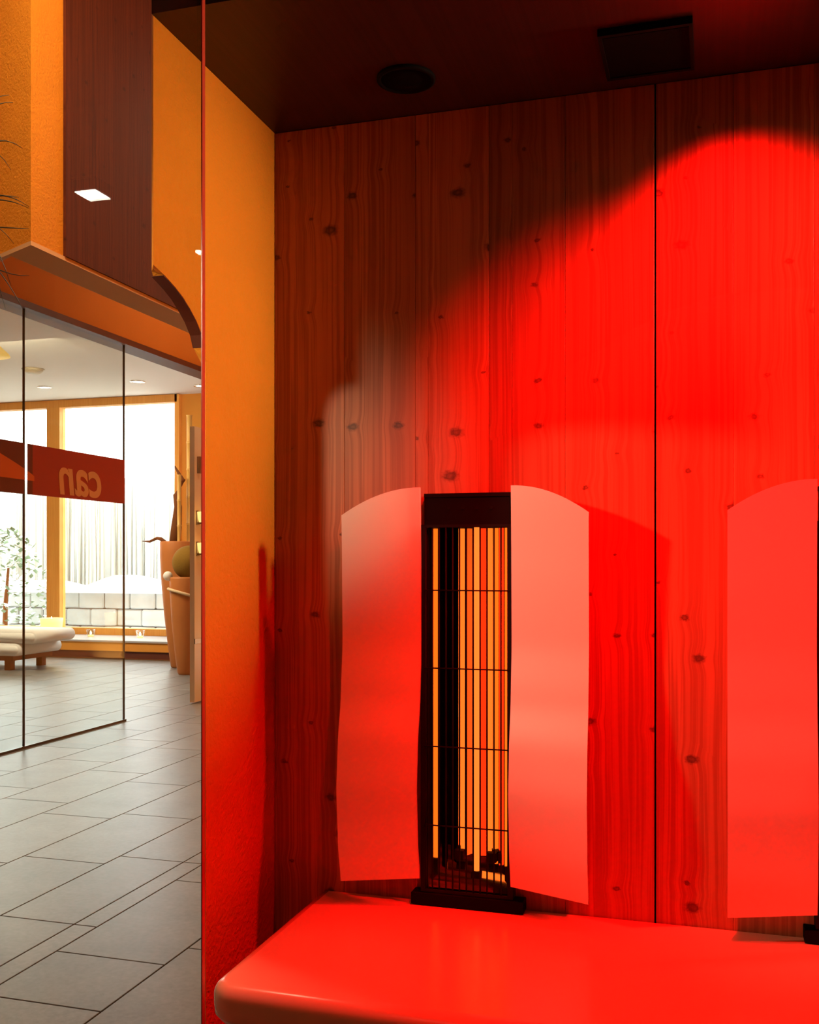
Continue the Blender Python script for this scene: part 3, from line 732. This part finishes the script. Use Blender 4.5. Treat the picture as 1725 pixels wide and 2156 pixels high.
# ------------------------------------------------------------------ corridor plant with strap leaves
pp = tag(empty('potted_palm', (-2.62, 2.92, 0)), 'tall palm with long thin dark leaves against the orange bulkhead', 'plant')
lathe('pot', [(0.14, 0.0), (0.15, 0.02), (0.20, 0.40), (0.205, 0.42), (0.19, 0.42), (0.185, 0.36)], M['pot'], pp, 28)
lathe('soil', [(0.185, 0.34), (0.185, 0.37), (0.02, 0.38)], M['soil'], pp, 20)
tube('trunk', [(0, 0, 0.36), (0.01, 0, 1.0), (-0.01, 0.0, 1.7), (0.0, 0, 2.22)], [0.035, 0.03, 0.026, 0.022], M['bark'], pp, 10)
def leaf(pts, wmax, parent):
    """thin arching strap leaf with a folded midrib"""
    P3 = [Vector(p) for p in pts]; res = []
    n = 14
    def bez(t):
        a = [p.copy() for p in P3]
        while len(a) > 1: a = [a[i].lerp(a[i + 1], t) for i in range(len(a) - 1)]
        return a[0]
    C = [bez(i / n) for i in range(n + 1)]
    v = []; f = []
    for i, c in enumerate(C):
        d = (C[min(i + 1, n)] - C[max(i - 1, 0)]).normalized()
        s = d.cross(Vector((0, 0, 1)));
        s = s.normalized() if s.length > 1e-4 else Vector((1, 0, 0))
        up = s.cross(d).normalized(); t = i / n
        wd = wmax * min(1, 4 * t + 0.3) * (1 - t ** 3) + 0.0004
        for k in (s * wd + up * wd * 0.5, Vector((0, 0, 0)), -s * wd + up * wd * 0.5, -up * 0.0012):
            v.append(tuple(c + k))
    for i in range(n):
        for j in range(4):
            a = i * 4 + j; b = i * 4 + (j + 1) % 4; f.append((a, b, b + 4, a + 4))
    f.append((3, 2, 1, 0)); f.append(tuple(n * 4 + j for j in range(4)))
    return mesh_obj('leaf', v, f, M['leaf'], parent, True)
# leaf tips at chosen places right of the crown (local coordinates), others around
R_ = Vector((0.958, 0.286, 0))
tips = [(0.284, 2.722, 0.0), (0.297, 2.697, 0.01), (0.33, 2.537, 0.10), (0.353, 2.334, 0.10), (0.350, 2.330, 0.07), (0.317, 2.367, 0.02), (0.30, 2.206, 0.16), (0.353, 2.258, 0.0), (0.29, 2.06, 0.22), (0.353, 2.095, -0.12), (0.27, 1.98, 0.2), (0.34, 1.96, 0.03)]
for dx, z, arch_h in tips:
    tip = R_ * dx; tip.z = z
    base = Vector((0.0, 0.0, 2.2)); mid = base.lerp(tip, 0.6); mid.z = max(base.z, z) + arch_h
    q = base.lerp(tip, 0.2); q.z = 0.5 * (base.z + max(base.z, z)) + 0.06
    leaf([base, q, mid, tip], 0.008, pp)
for k in range(16):
    a = 2.0 + 4.2 * k / 15 + random.uniform(-.1, .1); r = random.uniform(0.3, 0.42); z = random.uniform(1.8, 2.5)
    leaf([(0, 0, 2.2), (0.1 * r * math.cos(a), 0.1 * r * math.sin(a), 2.4), (0.6 * r * math.cos(a), 0.6 * r * math.sin(a), z + 0.22), (r * math.cos(a), r * math.sin(a), z)], 0.006, pp)

# ------------------------------------------------------------------ garden beyond the window
sg = struct(box('ground', -40, 20, 11.0, 40, -0.4, -0.1, M['snow']), 'snow-covered garden ground')
gw = tag(empty('garden_wall', (-9.5, 13.2, -0.1)), 'low pale stone garden wall capped with snow', 'wall')
rr = random.Random(3); x = -14.0
while x < -4.5:
    for row in range(3):
        wd = 0.42; off = 0.2 if row % 2 else 0.0
        o = box('stone', x + off + 0.004, x + off + wd - 0.004, 13.0 + rr.uniform(-.02, .02), 13.35, 0.0 + 0.25 * row + 0.005 - 0.1, 0.25 * row + 0.245 - 0.1, M['stone'], None, 0.02)
        setp(o, gw)
    x += 0.42
cap = []; nx = 60
for i in range(nx + 1):
    xx = -14.1 + 9.9 * i / nx; cap.append((xx, 0.78 + 0.05 * math.sin(xx * 5.1) + 0.05 * math.sin(xx * 2.3 + 1) + rr.uniform(0, .03)))
setp(prism('snow_cap', [(-14.1, 0.63)] + cap + [(-4.2, 0.63)], 12.93, 13.45, 'y', M['snow']), gw)
rf = tag(empty('reed_fence', (-9.5, 14.5, -0.1)), 'tall frosted reed fence behind the garden wall', 'fence')
v = []; f = []
x = -17.0
while x < -4.0:
    hgt = 2.48 + rr.uniform(-0.12, 0.06); y = 14.5 + rr.uniform(-.1, .1); lean = rr.uniform(-.05, .05); r = rr.uniform(0.012, 0.035)
    tube_vf([(x, y, -0.1), (x + lean * .5, y, hgt * .5), (x + lean, y, hgt)], [r, r, r * .6], 5, v, f); x += rr.uniform(0.03, 0.075)
ro = mesh_obj('reed_stalks', v, f, M['reed']); ro['kind'] = 'stuff'; setp(ro, rf)
setp(box('backing_mat', -17, -4, 14.64, 14.66, -0.1, 2.42, M['snow']), rf)
bs = tag(empty('shrub', (-9.55, 12.1, -0.1)), 'snow-dusted evergreen shrub outside the left window pane', 'shrub')
setp(tube('stem', [(-9.55, 12.1, -0.1), (-9.53, 12.1, 0.5), (-9.5, 12.12, 1.0)], [0.04, 0.03, 0.015], M['bark']), bs)
v = []; f = []; v2_ = []; f2 = []
for k in range(850):
    a = rr.uniform(0, 2 * PI); u = rr.random() ** 0.5; zz = rr.uniform(0.0, 1.55); R0 = 0.95 * (1 - (zz / 1.75) ** 1.6) + 0.1
    c = Vector((-9.55 + R0 * u * math.cos(a), 12.1 + R0 * u * 0.6 * math.sin(a), zz)); s = rr.uniform(0.03, 0.07)
    A = Vector((rr.uniform(-1, 1), rr.uniform(-1, 1), rr.uniform(-.6, .6))).normalized(); B = A.cross(Vector((0, 0, 1)) if abs(A.z) < .9 else Vector((1, 0, 0))).normalized()
    Nn = A.cross(B) * s * 0.12
    vv, ff = (v, f) if rr.random() < 0.5 else (v2_, f2)
    k0 = len(vv)
    vv += [tuple(c + A * s), tuple(c + B * s * .6), tuple(c - A * s), tuple(c - B * s * .6), tuple(c + Nn), tuple(c - Nn)]
    for i in range(4): ff.append((k0 + i, k0 + (i + 1) % 4, k0 + 4)); ff.append((k0 + (i + 1) % 4, k0 + i, k0 + 5))
lo_ = mesh_obj('foliage', v, f, M['shrubleaf']); lo_['kind'] = 'stuff'; setp(lo_, bs)
so_ = mesh_obj('snow_on_leaves', v2_, f2, M['snow']); so_['kind'] = 'stuff'; setp(so_, bs)
